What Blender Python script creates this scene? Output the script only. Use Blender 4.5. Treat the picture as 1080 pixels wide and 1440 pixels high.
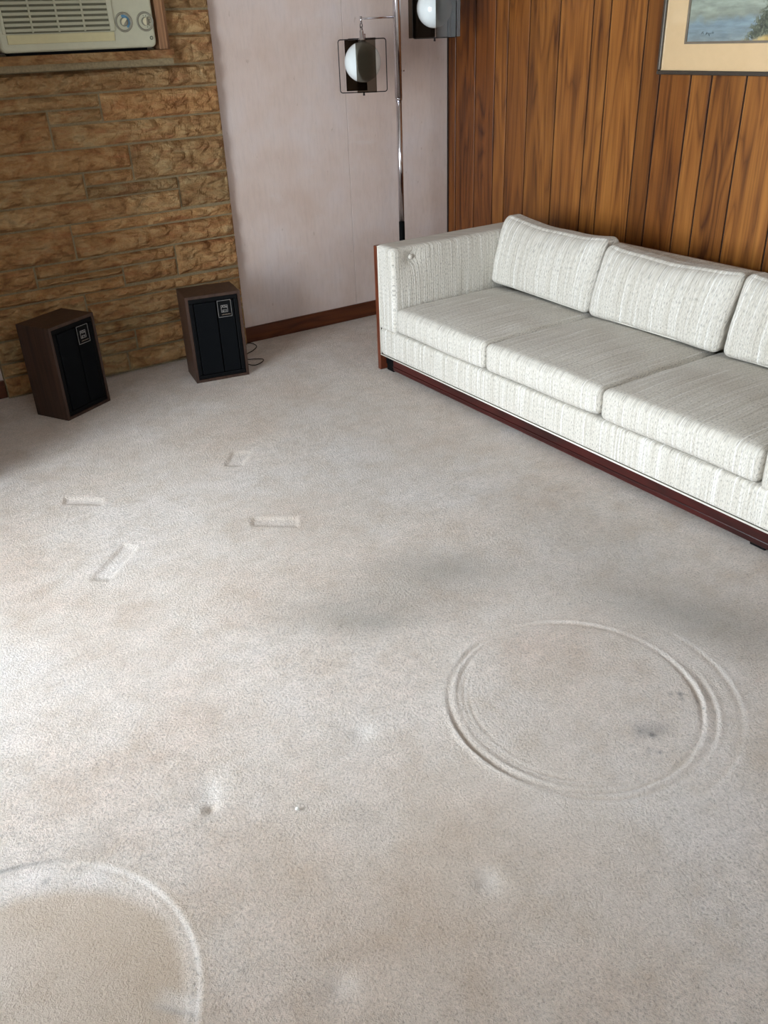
import bpy, bmesh, math, random
import numpy as np
from mathutils import Matrix, Vector, noise

for o in list(bpy.data.objects): bpy.data.objects.remove(o)
scn = bpy.context.scene
COL = scn.collection

# ------------------------------------------------------------------ camera
# room: origin = floor corner of pink wall (y=0) and panelled wall (x=0); room is x<0, y<0
CAM = Vector((-3.4204, -4.4877, 1.55))
yaw, pitch, roll = 0.56667785, 0.5110916, 0.04063935
fwd = Vector((math.sin(yaw)*math.cos(pitch), math.cos(yaw)*math.cos(pitch), -math.sin(pitch)))
rt0 = Vector((math.cos(yaw), -math.sin(yaw), 0)); dn0 = fwd.cross(rt0)
rt = math.cos(roll)*rt0 + math.sin(roll)*dn0
dn = -math.sin(roll)*rt0 + math.cos(roll)*dn0
cd = bpy.data.cameras.new('camera'); cam = bpy.data.objects.new('camera', cd); COL.objects.link(cam)
M = Matrix((rt, -dn, -fwd)).transposed().to_4x4(); M.translation = CAM
cam.matrix_world = M
cd.sensor_fit = 'HORIZONTAL'; cd.sensor_width = 36.0; cd.lens = 1204.35/1080*36.0
cd.clip_start = 0.02
scn.camera = cam

# ------------------------------------------------------------------ light
XLW, YBW, ZC = -4.75, -6.3, 2.44                 # left wall, wall behind camera, ceiling
WIN = (-3.30, -1.30, 0.06, 2.00)                 # glass patio door in the left wall: y0, y1, z0, z1
WIN2 = (-3.6, -1.6, 0.85, 2.15)                  # unseen window added behind the camera to light the pink wall: x0, x1, z0, z1
w = bpy.data.worlds.new('sky'); scn.world = w; w.use_nodes = True
bg = w.node_tree.nodes['Background']; bg.inputs[0].default_value = (0.72, 0.86, 1.0, 1); bg.inputs[1].default_value = 3.0
def area(name, loc, rot, sx, sy, power, col):
    l = bpy.data.lights.new(name, 'AREA'); l.shape = 'RECTANGLE'; l.size = sx; l.size_y = sy
    l.energy = power; l.color = col
    o = bpy.data.objects.new(name, l); COL.objects.link(o); o.location = loc; o.rotation_euler = rot
    return o
area('daylight_left_window', (XLW-0.16, (WIN[0]+WIN[1])/2, (WIN[2]+WIN[3])/2), (0, -math.pi/2, 0),
     WIN[3]-WIN[2], WIN[1]-WIN[0], 196, (0.86, 0.93, 1.0))
area('added_rear_fill', ((WIN2[0]+WIN2[1])/2, YBW-0.16, (WIN2[2]+WIN2[3])/2), (math.pi/2, 0, 0),
     WIN2[1]-WIN2[0], WIN2[3]-WIN2[2], 16, (1.0, 0.96, 0.92))  # weak warm fill added from behind the camera for the pink wall
vs = scn.view_settings
scn.display_settings.display_device = 'sRGB'
vs.view_transform = 'Standard'; vs.look = 'None'; vs.gamma = 1.0; vs.use_curve_mapping = False
vs.exposure = 0.42

# ------------------------------------------------------------------ helpers
def srgb(r, g, b):
    f = lambda c: ((c/255+0.055)/1.055)**2.4 if c/255 > 0.04045 else c/255/12.92
    return (f(r), f(g), f(b), 1)

class Mat:
    def __init__(s, name, rough=0.6, metal=0.0, spec=0.5, col=(0.5, 0.5, 0.5, 1)):
        s.m = bpy.data.materials.new(name); s.m.use_nodes = True
        s.t = s.m.node_tree; s.b = s.t.nodes['Principled BSDF']
        s.b.inputs['Roughness'].default_value = rough; s.b.inputs['Metallic'].default_value = metal
        s.b.inputs['Specular IOR Level'].default_value = spec; s.b.inputs['Base Color'].default_value = col
    def n(s, typ, **kw):
        nd = s.t.nodes.new('ShaderNode'+typ)
        for k, v in kw.items(): setattr(nd, k, v)
        return nd
    def link(s, a, b): s.t.links.new(a, b)
    def coord(s, scale=(1, 1, 1), rand=0.0):
        tc = s.n('TexCoord'); mp = s.n('Mapping'); mp.inputs['Scale'].default_value = scale
        s.link(tc.outputs['Object'], mp.inputs[0])
        if rand:
            oi = s.n('ObjectInfo'); mu = s.n('Math', operation='MULTIPLY'); mu.inputs[1].default_value = rand
            s.link(oi.outputs['Random'], mu.inputs[0]); s.link(mu.outputs[0], mp.inputs['Location'])
        return mp.outputs[0]
    def noise(s, vec, scale, detail=3, rough=0.5, dist=0.0):
        nd = s.n('TexNoise'); nd.inputs['Scale'].default_value = scale; nd.inputs['Detail'].default_value = detail
        nd.inputs['Roughness'].default_value = rough; nd.inputs['Distortion'].default_value = dist
        s.link(vec, nd.inputs['Vector']); return nd.outputs['Fac']
    def ramp(s, fac, stops, interp='LINEAR'):
        r = s.n('ValToRGB'); r.color_ramp.interpolation = interp; e = r.color_ramp.elements
        while len(e) < len(stops): e.new(0.5)
        for i, (p, c) in enumerate(stops):
            e[i].position = p; e[i].color = c if len(c) == 4 else (*c, 1)
        s.link(fac, r.inputs[0]); return r.outputs[0]
    def mix(s, a, b, fac, mode='MIX'):
        nd = s.n('Mix', data_type='RGBA', blend_type=mode)
        for i, v in ((0, fac), (6, a), (7, b)):
            if hasattr(v, 'is_linked'): s.link(v, nd.inputs[i])
            else: nd.inputs[i].default_value = v
        return nd.outputs[2]
    def math(s, op, a, b=None):
        nd = s.n('Math', operation=op)
        for i, v in ((0, a), (1, b)):
            if v is None: continue
            if hasattr(v, 'is_linked'): s.link(v, nd.inputs[i])
            else: nd.inputs[i].default_value = v
        return nd.outputs[0]
    def color(s, v): s.link(v, s.b.inputs['Base Color'])
    def bump(s, h, strength, dist):
        nd = s.n('Bump'); nd.inputs['Strength'].default_value = strength; nd.inputs['Distance'].default_value = dist
        s.link(h, nd.inputs['Height']); s.link(nd.outputs[0], s.b.inputs['Normal'])

def g(v): return (v, v, v, 1)

def tag(o, label=None, cat=None, group=None, kind=None):
    for k, v in (('label', label), ('category', cat), ('group', group), ('kind', kind)):
        if v: o[k] = v
    return o
def link_mesh(name, me, mat, parent=None, smooth=False):
    o = bpy.data.objects.new(name, me); COL.objects.link(o)
    if mat and not me.materials: me.materials.append(mat.m if isinstance(mat, Mat) else mat)
    if parent: o.parent = parent
    if smooth: me.polygons.foreach_set('use_smooth', [True]*len(me.polygons))
    return o
def obj(name, bm, mat, parent=None, smooth=False):
    me = bpy.data.meshes.new(name); bm.normal_update(); bm.to_mesh(me); bm.free()
    return link_mesh(name, me, mat, parent, smooth)
def empty(name, loc=(0, 0, 0), rz=0, **kw):
    o = bpy.data.objects.new(name, None); COL.objects.link(o); o.location = loc; o.rotation_euler = (0, 0, rz)
    o.empty_display_size = 0.1
    return tag(o, **kw)
def box(bm, x0, x1, y0, y1, z0, z1, bevel=0.0, seg=2):
    r = bmesh.ops.create_cube(bm, size=1.0)
    vs_ = r['verts']
    for v in vs_:
        v.co = Vector(((x0+x1)/2+v.co.x*(x1-x0), (y0+y1)/2+v.co.y*(y1-y0), (z0+z1)/2+v.co.z*(z1-z0)))
    if bevel:
        es = list({e for v in vs_ for e in v.link_edges})
        bmesh.ops.bevel(bm, geom=es, offset=bevel, segments=seg, affect='EDGES', profile=0.5)
    return bm
def bx(*a, **k): return box(bmesh.new(), *a, **k)
def tube(bm, pts, r, seg=10, closed=False):
    """sweep a circle along a polyline; r may be a list"""
    P = [Vector(p) for p in pts]; n = len(P); rings = []
    rr = r if isinstance(r, (list, tuple)) else [r]*n
    up = None
    for i in range(n):
        a = P[i-1] if (i > 0 or closed) else P[i]; b = P[(i+1) % n] if (i < n-1 or closed) else P[i]
        t = (b-a).normalized()
        if up is None: up = t.orthogonal().normalized()
        up = (up-t*up.dot(t)).normalized(); s = t.cross(up)
        rings.append([bm.verts.new(P[i]+(up*math.cos(q)+s*math.sin(q))*rr[i]) for q in (2*math.pi*k/seg for k in range(seg))])
    m = n if closed else n-1
    for i in range(m):
        A, B = rings[i], rings[(i+1) % n]
        off = 0
        if closed and i == n-1:
            off = min(range(seg), key=lambda k: (A[0].co-B[k].co).length)
        for k in range(seg):
            bm.faces.new((A[k], A[(k+1) % seg], B[(k+1+off) % seg], B[(k+off) % seg]))
    if not closed:
        bm.faces.new(list(reversed(rings[0]))); bm.faces.new(rings[-1])
    return bm
def tb(*a, **k): return tube(bmesh.new(), *a, **k)
def lathe(prof, seg=32, axis='Z'):
    bm = bmesh.new(); rings = []
    for (r, h) in prof:
        if r < 1e-6: rings.append([bm.verts.new((0, 0, h))]); continue
        rings.append([bm.verts.new((r*math.cos(2*math.pi*k/seg), r*math.sin(2*math.pi*k/seg), h)) for k in range(seg)])
    for A, B in zip(rings, rings[1:]):
        for k in range(seg):
            k2 = (k+1) % seg
            if len(A) == 1 and len(B) == 1: continue
            if len(A) == 1: bm.faces.new((A[0], B[k2], B[k]))
            elif len(B) == 1: bm.faces.new((A[k], A[k2], B[0]))
            else: bm.faces.new((A[k], A[k2], B[k2], B[k]))
    bmesh.ops.recalc_face_normals(bm, faces=bm.faces)
    return bm
def soft_box(sx, sy, sz, r, cuts=22, fn=None):
    """dense rounded box centred on the origin; fn(p, u, v, w) may shift points"""
    bm = bmesh.new(); bmesh.ops.create_cube(bm, size=2.0)
    bmesh.ops.subdivide_edges(bm, edges=bm.edges, cuts=cuts, use_grid_fill=True)
    h = Vector((sx/2, sy/2, sz/2))
    for v in bm.verts:
        u = [math.copysign(math.sin(abs(c)*math.pi/2), c) for c in v.co]
        p = Vector((u[0]*h.x, u[1]*h.y, u[2]*h.z))
        q = Vector([max(-(h[i]-r), min(h[i]-r, p[i])) for i in range(3)])
        d = p-q
        if d.length > 1e-9: p = q+d.normalized()*min(r, max(abs(d[0]), abs(d[1]), abs(d[2])))
        if fn: p = fn(p, *u)
        v.co = p
    return bm
def dup(root, **kw):
    c = root.copy(); COL.objects.link(c)
    for ch in list(root.children):
        d = ch.copy(); COL.objects.link(d); d.parent = c
        for gch in list(ch.children):
            e = gch.copy(); COL.objects.link(e); e.parent = d
    return tag(c, **kw)

random.seed(7)
# ------------------------------------------------------------------ materials
def carpet_material():
    m = Mat('carpet', rough=0.95, spec=0.1)
    v = m.coord()
    tuft = m.noise(v, 150, 4, 0.72)
    fine = m.noise(v, 520, 2, 0.6)
    mott = m.noise(v, 1.5, 6, 0.68)
    mott2 = m.noise(v, 8, 5, 0.72)
    mott3 = m.noise(v, 34, 4, 0.7)
    base = m.ramp(mott, [(0.32, srgb(206, 187, 172)), (0.5, srgb(213, 200, 189)), (0.68, srgb(219, 210, 204))])
    base = m.mix(base, m.ramp(mott2, [(0.30, srgb(230, 224, 216)), (0.5, g(0.94)), (0.66, (1.05, 1.04, 1.05, 1))]), 0.8, 'MULTIPLY')
    base = m.mix(base, m.ramp(mott3, [(0.32, g(0.88)), (0.66, g(1.06))]), 0.9, 'MULTIPLY')
    base = m.mix(base, m.ramp(tuft, [(0.30, g(0.45)), (0.45, g(0.94)), (0.66, g(1.16))]), 0.9, 'MULTIPLY')
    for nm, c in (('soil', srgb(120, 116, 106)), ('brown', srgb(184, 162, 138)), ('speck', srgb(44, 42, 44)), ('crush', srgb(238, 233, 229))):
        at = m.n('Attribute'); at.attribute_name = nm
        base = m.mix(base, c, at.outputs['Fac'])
    m.color(base)
    hgt = m.math('ADD', m.math('MULTIPLY', tuft, 1.0), m.math('MULTIPLY', fine, 0.35))
    m.bump(hgt, 1.0, 0.0065)
    m.b.inputs['Sheen Weight'].default_value = 0.25; m.b.inputs['Sheen Roughness'].default_value = 0.6
    return m
def wallpaper_material():
    m = Mat('pink_wall_covering', rough=0.7, spec=0.25)
    v = m.coord(); vs2 = m.coord((1, 1, 0.18))
    a = m.noise(v, 2.2, 4, 0.6); b = m.noise(vs2, 55, 4, 0.7); c = m.noise(vs2, 210, 2, 0.6)
    col = m.ramp(a, [(0.32, srgb(206, 184, 171)), (0.5, srgb(213, 195, 186)), (0.68, srgb(215, 202, 198))])
    col = m.mix(col, m.ramp(b, [(0.28, g(0.90)), (0.5, g(1.0)), (0.75, g(1.05))]), 0.8, 'MULTIPLY')
    sp = m.ramp(m.noise(m.coord((1, 1, 0.5)), 38, 2, 0.5), [(0.70, g(0)), (0.76, g(1))])
    col = m.mix(col, srgb(158, 134, 112), m.math('MULTIPLY', sp, 0.35))
    pale = m.ramp(m.noise(m.coord((1, 1, 2.4)), 4.0, 4, 0.65), [(0.60, g(0)), (0.74, g(1))])
    col = m.mix(col, srgb(216, 209, 206), m.math('MULTIPLY', pale, 0.4))
    m.color(col); m.bump(m.math('ADD', b, c), 0.25, 0.002)
    return m
def wood_material(name, c0, c1, c2, axis='Z', rough=0.35, tint=True, dens=1.0, spec=0.4, coat=0.0):
    m = Mat(name, rough=rough, spec=spec)
    lo, hi = 0.8, 8.0*dens
    sc = {'Z': (hi, hi, lo), 'X': (lo, hi, hi), 'Y': (hi, lo, hi)}[axis]
    v = m.coord(sc, rand=37.0)
    big = m.noise(v, 1.0, 2, 0.45, 0.4)
    cont = m.math('FRACT', m.math('MULTIPLY', big, 9.0))
    tri = m.math('ABSOLUTE', m.math('SUBTRACT', cont, 0.5))          # smooth contour rings
    lo2 = 1.3; sc2 = {'Z': (90, 90, lo2), 'X': (lo2, 90, 90), 'Y': (90, lo2, 90)}[axis]
    fib = m.noise(m.coord(sc2, rand=11.0), 1.6*dens, 4, 0.65)
    lo3 = 0.8; sc3 = {'Z': (16, 16, lo3), 'X': (lo3, 16, 16), 'Y': (16, lo3, 16)}[axis]
    streak = m.noise(m.coord(sc3, rand=23.0), 1.1*dens, 3, 0.55)
    col = m.ramp(m.math('ADD', m.math('MULTIPLY', m.math('POWER', m.math('MULTIPLY', tri, 2.0), 0.6), 0.22), m.math('MULTIPLY', streak, 0.72)),
                 [(0.28, c0), (0.50, c1), (0.74, c2)])
    col = m.mix(col, m.ramp(fib, [(0.30, g(0.62)), (0.5, g(0.97)), (0.70, g(1.14))]), 0.8, 'MULTIPLY')
    if tint:
        oi = m.n('ObjectInfo'); col = m.mix(col, oi.outputs['Color'], 1.0, 'MULTIPLY')
    m.color(col); m.bump(fib, 0.12, 0.0015)
    if coat: m.b.inputs['Coat Weight'].default_value = coat; m.b.inputs['Coat Roughness'].default_value = 0.3
    return m
def stone_material():
    m = Mat('sandstone', rough=0.85, spec=0.2)
    v = m.coord((1, 1, 1.6), rand=19.0)
    a = m.noise(v, 9, 5, 0.6, 0.6); b = m.noise(v, 60, 4, 0.7); c = m.noise(m.coord((1, 1, 5), rand=7.0), 5, 4, 0.6, 0.8)
    col = m.ramp(a, [(0.3, srgb(138, 100, 68)), (0.46, srgb(170, 132, 92)), (0.6, srgb(184, 152, 112)), (0.75, srgb(170, 148, 116))])
    col = m.mix(col, srgb(158, 104, 72), m.ramp(c, [(0.52, g(0)), (0.68, g(0.6))]))
    col = m.mix(col, m.ramp(b, [(0.3, g(0.78)), (0.7, g(1.12))]), 0.8, 'MULTIPLY')
    oi = m.n('ObjectInfo'); col = m.mix(col, oi.outputs['Color'], 1.0, 'MULTIPLY')
    m.color(col)
    wn = m.n('TexNoise'); wn.inputs['Scale'].default_value = 10; wn.inputs['Detail'].default_value = 3; m.link(v, wn.inputs['Vector'])
    wa = m.n('VectorMath', operation='MULTIPLY_ADD'); m.link(wn.outputs['Color'], wa.inputs[0]); wa.inputs[1].default_value = (.10, .10, .10); m.link(v, wa.inputs[2])
    vo = m.n('TexVoronoi', feature='F1'); vo.inputs['Scale'].default_value = 16; m.link(wa.outputs[0], vo.inputs['Vector'])
    led = m.math('FRACT', m.math('MULTIPLY', m.noise(m.coord((1, 1, 3), rand=31.0), 6, 3, 0.55, 0.5), 5.0))
    hh = m.math('SUBTRACT', m.math('ADD', m.math('MULTIPLY', b, 0.25), m.math('MULTIPLY', led, 0.35)), m.math('MULTIPLY', vo.outputs['Distance'], 1.0))
    m.bump(hh, 1.0, 0.016)
    return m
def fabric_material(name, mix_xy=False):
    """slubby tweed: threads vary along local y (or x + y on the arms), run along the other axes"""
    m = Mat(name, rough=0.9, spec=0.15)
    tc = m.n('TexCoord'); sp = m.n('SeparateXYZ'); m.link(tc.outputs['Object'], sp.inputs[0])
    t = m.math('ADD', sp.outputs[0], sp.outputs[1]) if mix_xy else sp.outputs[1]
    l = m.math('SUBTRACT', sp.outputs[2], sp.outputs[0]) if not mix_xy else sp.outputs[2]
    def vec(a, b):
        c = m.n('CombineXYZ'); m.link(m.math('MULTIPLY', t, a), c.inputs[0]); m.link(m.math('MULTIPLY', l, b), c.inputs[1]); return c.outputs[0]
    st = m.noise(vec(120, 2.0), 1.0, 2, 0.6)
    st2 = m.noise(vec(55, .8), 1.0, 1, 0.5)
    slub = m.noise(vec(300, 90), 1.0, 2, 0.6)
    col = m.ramp(m.math('ADD', m.math('MULTIPLY', st, 0.86), m.math('MULTIPLY', st2, 0.14)),
                 [(0.34, srgb(188, 181, 169)), (0.48, srgb(204, 198, 187)), (0.60, srgb(211, 206, 197)), (0.66, srgb(234, 231, 225))])
    col = m.mix(col, m.ramp(slub, [(0.32, g(0.50)), (0.46, g(0.95)), (0.66, g(1.10))]), 0.9, 'MULTIPLY')
    m.color(col)
    m.bump(m.math('ADD', m.math('MULTIPLY', st, 1.2), m.math('MULTIPLY', slub, 0.7)), 0.8, 0.004)
    m.b.inputs['Sheen Weight'].default_value = 0.15
    return m
def plain(name, c, rough=0.5, metal=0.0, spec=0.5, var=0.06, sc=40):
    m = Mat(name, rough=rough, metal=metal, spec=spec)
    n_ = m.noise(m.coord(), sc, 3, 0.6)
    m.color(m.mix(c, m.ramp(n_, [(0.3, g(1-var)), (0.7, g(1+var))]), 1.0, 'MULTIPLY'))
    return m
def clear_sheet(name, tint, gloss):
    m = Mat(name); t = m.t
    tr = m.n('BsdfTransparent'); tr.inputs[0].default_value = tint
    gl = m.n('BsdfGlossy'); gl.inputs['Roughness'].default_value = 0.06
    fr = m.n('Fresnel'); fr.inputs[0].default_value = gloss
    mx = m.n('MixShader'); m.link(fr.outputs[0], mx.inputs[0]); m.link(tr.outputs[0], mx.inputs[1]); m.link(gl.outputs[0], mx.inputs[2])
    m.link(mx.outputs[0], t.nodes['Material Output'].inputs[0]); return m

M_carpet = carpet_material()
M_paper = wallpaper_material()
M_plank = wood_material('teak_panelling', srgb(84, 46, 20), srgb(140, 87, 38), srgb(166, 109, 51), coat=0.15)
M_groove = plain('dark_groove', srgb(34, 20, 12), 0.8)
M_base = wood_material('baseboard_wood', srgb(52, 24, 12), srgb(82, 40, 20), srgb(106, 56, 28), axis='X', tint=False)
M_sofawood = wood_material('sofa_side_wood', srgb(66, 30, 18), srgb(94, 46, 28), srgb(112, 58, 36), axis='Z', tint=False)
M_rail = wood_material('sofa_rail_rosewood', srgb(30, 8, 8), srgb(54, 15, 13), srgb(72, 22, 19), axis='Y', tint=False, rough=0.3)
M_walnut = wood_material('speaker_walnut', srgb(44, 28, 21), srgb(60, 40, 30), srgb(72, 50, 38), axis='Z', tint=False, dens=2.0, rough=0.5)
M_stone = stone_material()
M_mortar = plain('mortar', srgb(138, 123, 96), 0.95, spec=0.1, var=0.16, sc=90)
M_fabY = fabric_material('tweed_striped_along_depth')
M_fabX = fabric_material('tweed_striped_on_arm', True)
M_welt = plain('welt_cord', srgb(222, 218, 206), 0.85)
M_black = plain('black_plastic', srgb(6, 7, 9), 0.6, spec=0.12)
M_grille = plain('speaker_foam', srgb(6, 8, 11), 0.95, spec=0.15, var=0.15, sc=300)
M_chrome = plain('chrome', srgb(210, 206, 210), 0.2, 1.0, var=0.02)
M_wire = plain('bronze_wire', srgb(42, 34, 32), 0.4, 0.6)
M_silver = plain('silver_paint', srgb(170, 168, 166), 0.4, 0.7)
M_ceil = plain('ceiling_paint', srgb(196, 190, 180), 0.9)
M_white = plain('white_paint', srgb(228, 226, 220), 0.5)
M_sidewall = plain('plain_wall_paint', srgb(186, 172, 160), 0.8)
M_ac = plain('ac_plastic', srgb(188, 186, 162), 0.45, var=0.03)
M_acy = plain('ac_yellowed_strip', srgb(196, 187, 145), 0.5, var=0.03)
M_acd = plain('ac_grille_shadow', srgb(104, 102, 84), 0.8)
M_acslat = plain('ac_slat_plastic', srgb(172, 170, 146), 0.5, var=0.03)
M_blue = plain('dial_blue', srgb(92, 140, 172), 0.5)
M_ring = plain('dial_grey', srgb(140, 136, 120), 0.45)
M_knob = plain('knob_cream', srgb(208, 200, 168), 0.4)
M_badge = plain('badge_green_grey', srgb(84, 92, 80), 0.4)
M_glass = clear_sheet('window_glass', (0.97, 0.98, 0.98, 1), 1.45)
M_smoke = clear_sheet('smoked_acrylic', (0.43, 0.40, 0.36, 1), 1.3)
M_globe = plain('milk_glass', srgb(226, 232, 232), 0.12, var=0.02)
M_globe.b.inputs['Subsurface Weight'].default_value = 0.3; M_globe.b.inputs['Subsurface Radius'].default_value = (0.03, 0.03, 0.03)
M_mat = plain('peach_mat_board', srgb(232, 196, 152), 0.85, var=0.02)
M_fillet = plain('grey_fillet', srgb(132, 116, 100), 0.5)
M_frame = plain('pewter_frame', srgb(120, 114, 106), 0.25, 0.85, var=0.03)
M_ink = plain('dark_ink', srgb(52, 56, 60), 0.8)

# ------------------------------------------------------------------ floor
def gs(d, s): return np.exp(-(d/s)**2)
def build_floor():
    xs = np.unique(np.concatenate([np.linspace(XLW, -3.72, 12), np.arange(-3.72, -1.66, 0.005), np.arange(-1.66, -1.0, 0.012), np.linspace(-1.0, 0, 14)]))
    ys = np.unique(np.concatenate([np.linspace(YBW, -4.0, 14), np.arange(-4.0, -3.76, 0.012), np.arange(-3.76, -2.84, 0.005), np.arange(-2.84, 0.001, 0.0105)]))
    X, Y = np.meshgrid(xs, ys, indexing='ij')
    Z = np.zeros_like(X); soil = np.zeros_like(X); brown = np.zeros_like(X); speck = np.zeros_like(X); crush = np.zeros_like(X)
    rng = np.random.RandomState(4)
    def wob(a, k): return sum(rng.uniform(-1, 1)*np.sin(j*a+rng.uniform(0, 6.3)) for j in range(1, k))/k
    # table-base ring by the sofa: several grooves, slightly shifted
    for (cx, cy, R, dep, wd, a0, a1) in ((-2.09, -3.288, .327, .0040, .0055, 2.2, 6.0), (-2.088, -3.29, .322, .0035, .006, -.9, 2.3),
                                         (-2.082, -3.292, .309, .0030, .005, 1.2, 4.6), (-2.082, -3.29, .296, .0026, .005, 2.0, 4.2), (-2.078, -3.29, .284, .0020, .005, 2.3, 3.7),
                                         (-2.077, -3.298, .343, .0024, .006, 2.5, 4.9), (-2.06, -3.305, .388, .0016, .008, -1.7, .4), (-2.07, -3.30, .335, .0026, .005, -1.5, -.2)):
        a = np.arctan2(Y-cy, X-cx); r = np.hypot(X-cx, Y-cy)+.007*wob(a, 6)+.0025*wob(a*7, 5)
        aa = np.mod(a-a0, 2*np.pi); mask = np.clip(np.minimum(aa, (a1-a0)-aa)/.35, 0, 1)*(.7+.3*np.sin(5*a+R*90))
        Z -= dep*gs(r-R, wd)*mask; Z += .6*dep*gs(r-R-.011, .007)*mask
        brown += .26*gs(r-R, wd*.8)*mask; crush += .20*gs(r-R-.009, .005)*mask
    r1 = np.hypot(X+2.08, Y+3.295)
    crush += .16*np.clip((.52-r1)/.15, 0, 1)*np.clip((r1-.1)/.3, .3, 1)
    # bare oval in the near left corner with a raised rim
    cx, cy, R = RING2
    a = np.arctan2(Y-cy, X-cx); r = np.hypot(X-cx, Y-cy)+.004*wob(a, 6)
    Z -= .005*np.clip((R-r)/.012+.5, 0, 1); Z += .002*gs(r-R+.012, .010)
    topband = np.clip(np.cos(a-1.55), 0, 1)**1.5                              # pale worn band follows the far side of the rim
    inn = np.clip((R-.012-.055*topband-r)/.03, 0, 1); brown += .68*inn*(0.85+.15*np.sin(9*X+4*Y))
    crush += .38*gs(r-R, .0055)*(.6+.4*np.sin(3*a+1)) + .22*gs(r-R+.03, .022)*topband
    speck += .55*gs(r-R-.007, .0055)*np.clip(np.cos((a-1.42)*3), 0, 1)*(np.abs(a-1.42) < .5)
    brown += .25*gs(r-R-.012, .008)*np.clip(np.cos(a+.3), 0, 1)
    # small cut-in step near the rim
    d = np.maximum(np.abs((X+3.255)*.75+(Y+3.475)*.66)/.016, np.abs(-(X+3.255)*.66+(Y+3.475)*.75)/.045); crush += .3*np.clip(1.6-d, 0, 1)*(r < R)
    speck += .4*gs(((X+3.275)*.75+(Y+3.475)*.66), .006)*gs(-(X+3.275)*.66+(Y+3.475)*.75, .04)
    # oblong foot prints of an old chair
    def quad(px, dep, cr):
        nonlocal Z, crush, brown
        P = np.array(px); c = P.mean(0); d = np.full_like(X, 1e9)
        for i in range(4):
            p, q = P[i], P[(i+1) % 4]; e = (q-p)/np.linalg.norm(q-p); nrm = np.array([-e[1], e[0]])
            if (c-p)@nrm < 0: nrm = -nrm
            d = np.minimum(d, (X-p[0])*nrm[0]+(Y-p[1])*nrm[1])
        f = np.clip(d/.012+.5, 0, 1); Z -= dep*f; crush += cr*f; brown += .15*gs(d, .008)
    for q in QUADS: quad(q, .005, .13)
    for (px, py, s, dep, cr) in ((-2.613, -3.076, .035, .009, .5), (-3.018, -3.035, .032, .008, .45), (-2.636, -3.595, .028, .008, .4), (-3.0, -3.611, .035, .008, .35), (-2.99, -3.0, .03, .004, .25)):
        d = np.hypot(X-px, Y-py); Z -= .65*dep*gs(d, s); crush += .8*cr*gs(d, s*1.1)
    d = np.hypot(X+3.03, Y+3.075); Z -= .008*gs(d, .014); brown += .5*gs(d, .013)
    # notch at the bottom edge, inside the oval's rim
    # grey traffic soil; broad browner patches, mainly near the camera
    def blob(px, py, sx, sy, ang, amt, arr):
        ca, sa = math.cos(ang), math.sin(ang); dx, dy = X-px, Y-py
        arr += amt*np.exp(-((ca*dx+sa*dy)/sx)**2-((-sa*dx+ca*dy)/sy)**2)
    for b in ((-2.26, -2.64, .30, .16, -.4, .32), (-1.98, -2.60, .19, .11, -.6, .42), (-2.42, -2.60, .18, .09, -.5, .20), (-2.33, -2.72, .10, .05, -.5, .24),
              (-1.55, -3.26, .35, .13, -1.1, .44), (-1.45, -2.75, .25, .5, 0, .24), (-1.9, -1.9, .55, .35, .3, .12), (-1.6, -1.2, .5, .5, 0, .10), (-2.15, -2.45, .12, .06, -.4, .14)):
        blob(*b, soil)
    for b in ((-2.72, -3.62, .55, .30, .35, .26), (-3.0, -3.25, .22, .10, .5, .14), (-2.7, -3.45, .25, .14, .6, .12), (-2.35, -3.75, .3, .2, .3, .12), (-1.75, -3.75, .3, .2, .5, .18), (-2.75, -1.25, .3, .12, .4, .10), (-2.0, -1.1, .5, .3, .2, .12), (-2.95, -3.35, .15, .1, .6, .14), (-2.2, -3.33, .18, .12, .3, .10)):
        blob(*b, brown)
    for (px, py, s, am) in SPECKS: speck += am*gs(np.hypot(X-px, Y-py), s)
    Z += .0025*np.sin(3.1*X+1.3*Y)*np.sin(2.3*Y-.7*X)
    X[X > -1e-6] = .03; Y[Y > -1e-6] = .03
    n0, n1 = X.shape
    Z = np.where(np.minimum(np.minimum(X-XLW, -X), np.minimum(Y-YBW, -Y)) < 1e-6, -.001, Z)
    co = np.stack([X, Y, Z], -1).reshape(-1, 3)
    idx = np.arange(n0*n1).reshape(n0, n1)
    F = np.stack([idx[:-1, :-1], idx[1:, :-1], idx[1:, 1:], idx[:-1, 1:]], -1).reshape(-1, 4)
    me = bpy.data.meshes.new('floor'); me.vertices.add(len(co)); me.vertices.foreach_set('co', co.ravel())
    me.loops.add(F.size); me.loops.foreach_set('vertex_index', F.ravel().astype(np.int32))
    me.polygons.add(len(F)); me.polygons.foreach_set('loop_start', np.arange(0, F.size, 4, dtype=np.int32))
    me.polygons.foreach_set('loop_total', np.full(len(F), 4, dtype=np.int32))
    me.update(calc_edges=True)
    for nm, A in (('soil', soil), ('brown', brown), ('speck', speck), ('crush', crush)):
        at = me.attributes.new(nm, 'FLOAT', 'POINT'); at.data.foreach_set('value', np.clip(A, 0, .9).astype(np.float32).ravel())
    o = link_mesh('floor', me, M_carpet, smooth=True)
    return tag(o, 'pale beige worn pile carpet with furniture dents and ring marks', 'carpet', kind='structure')
RING2 = (-3.545, -3.325, 0.352)
QUADS = [((-2.248, -1.43), (-2.165, -1.33), (-2.10, -1.37), (-2.19, -1.475)),
         ((-2.345, -1.90), (-2.215, -2.00), (-2.245, -2.055), (-2.375, -1.945)),
         ((-2.87, -1.30), (-2.75, -1.405), (-2.775, -1.44), (-2.89, -1.345)),
         ((-2.965, -1.945), (-2.80, -1.79), (-2.765, -1.835), (-2.915, -1.985))]
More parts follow.
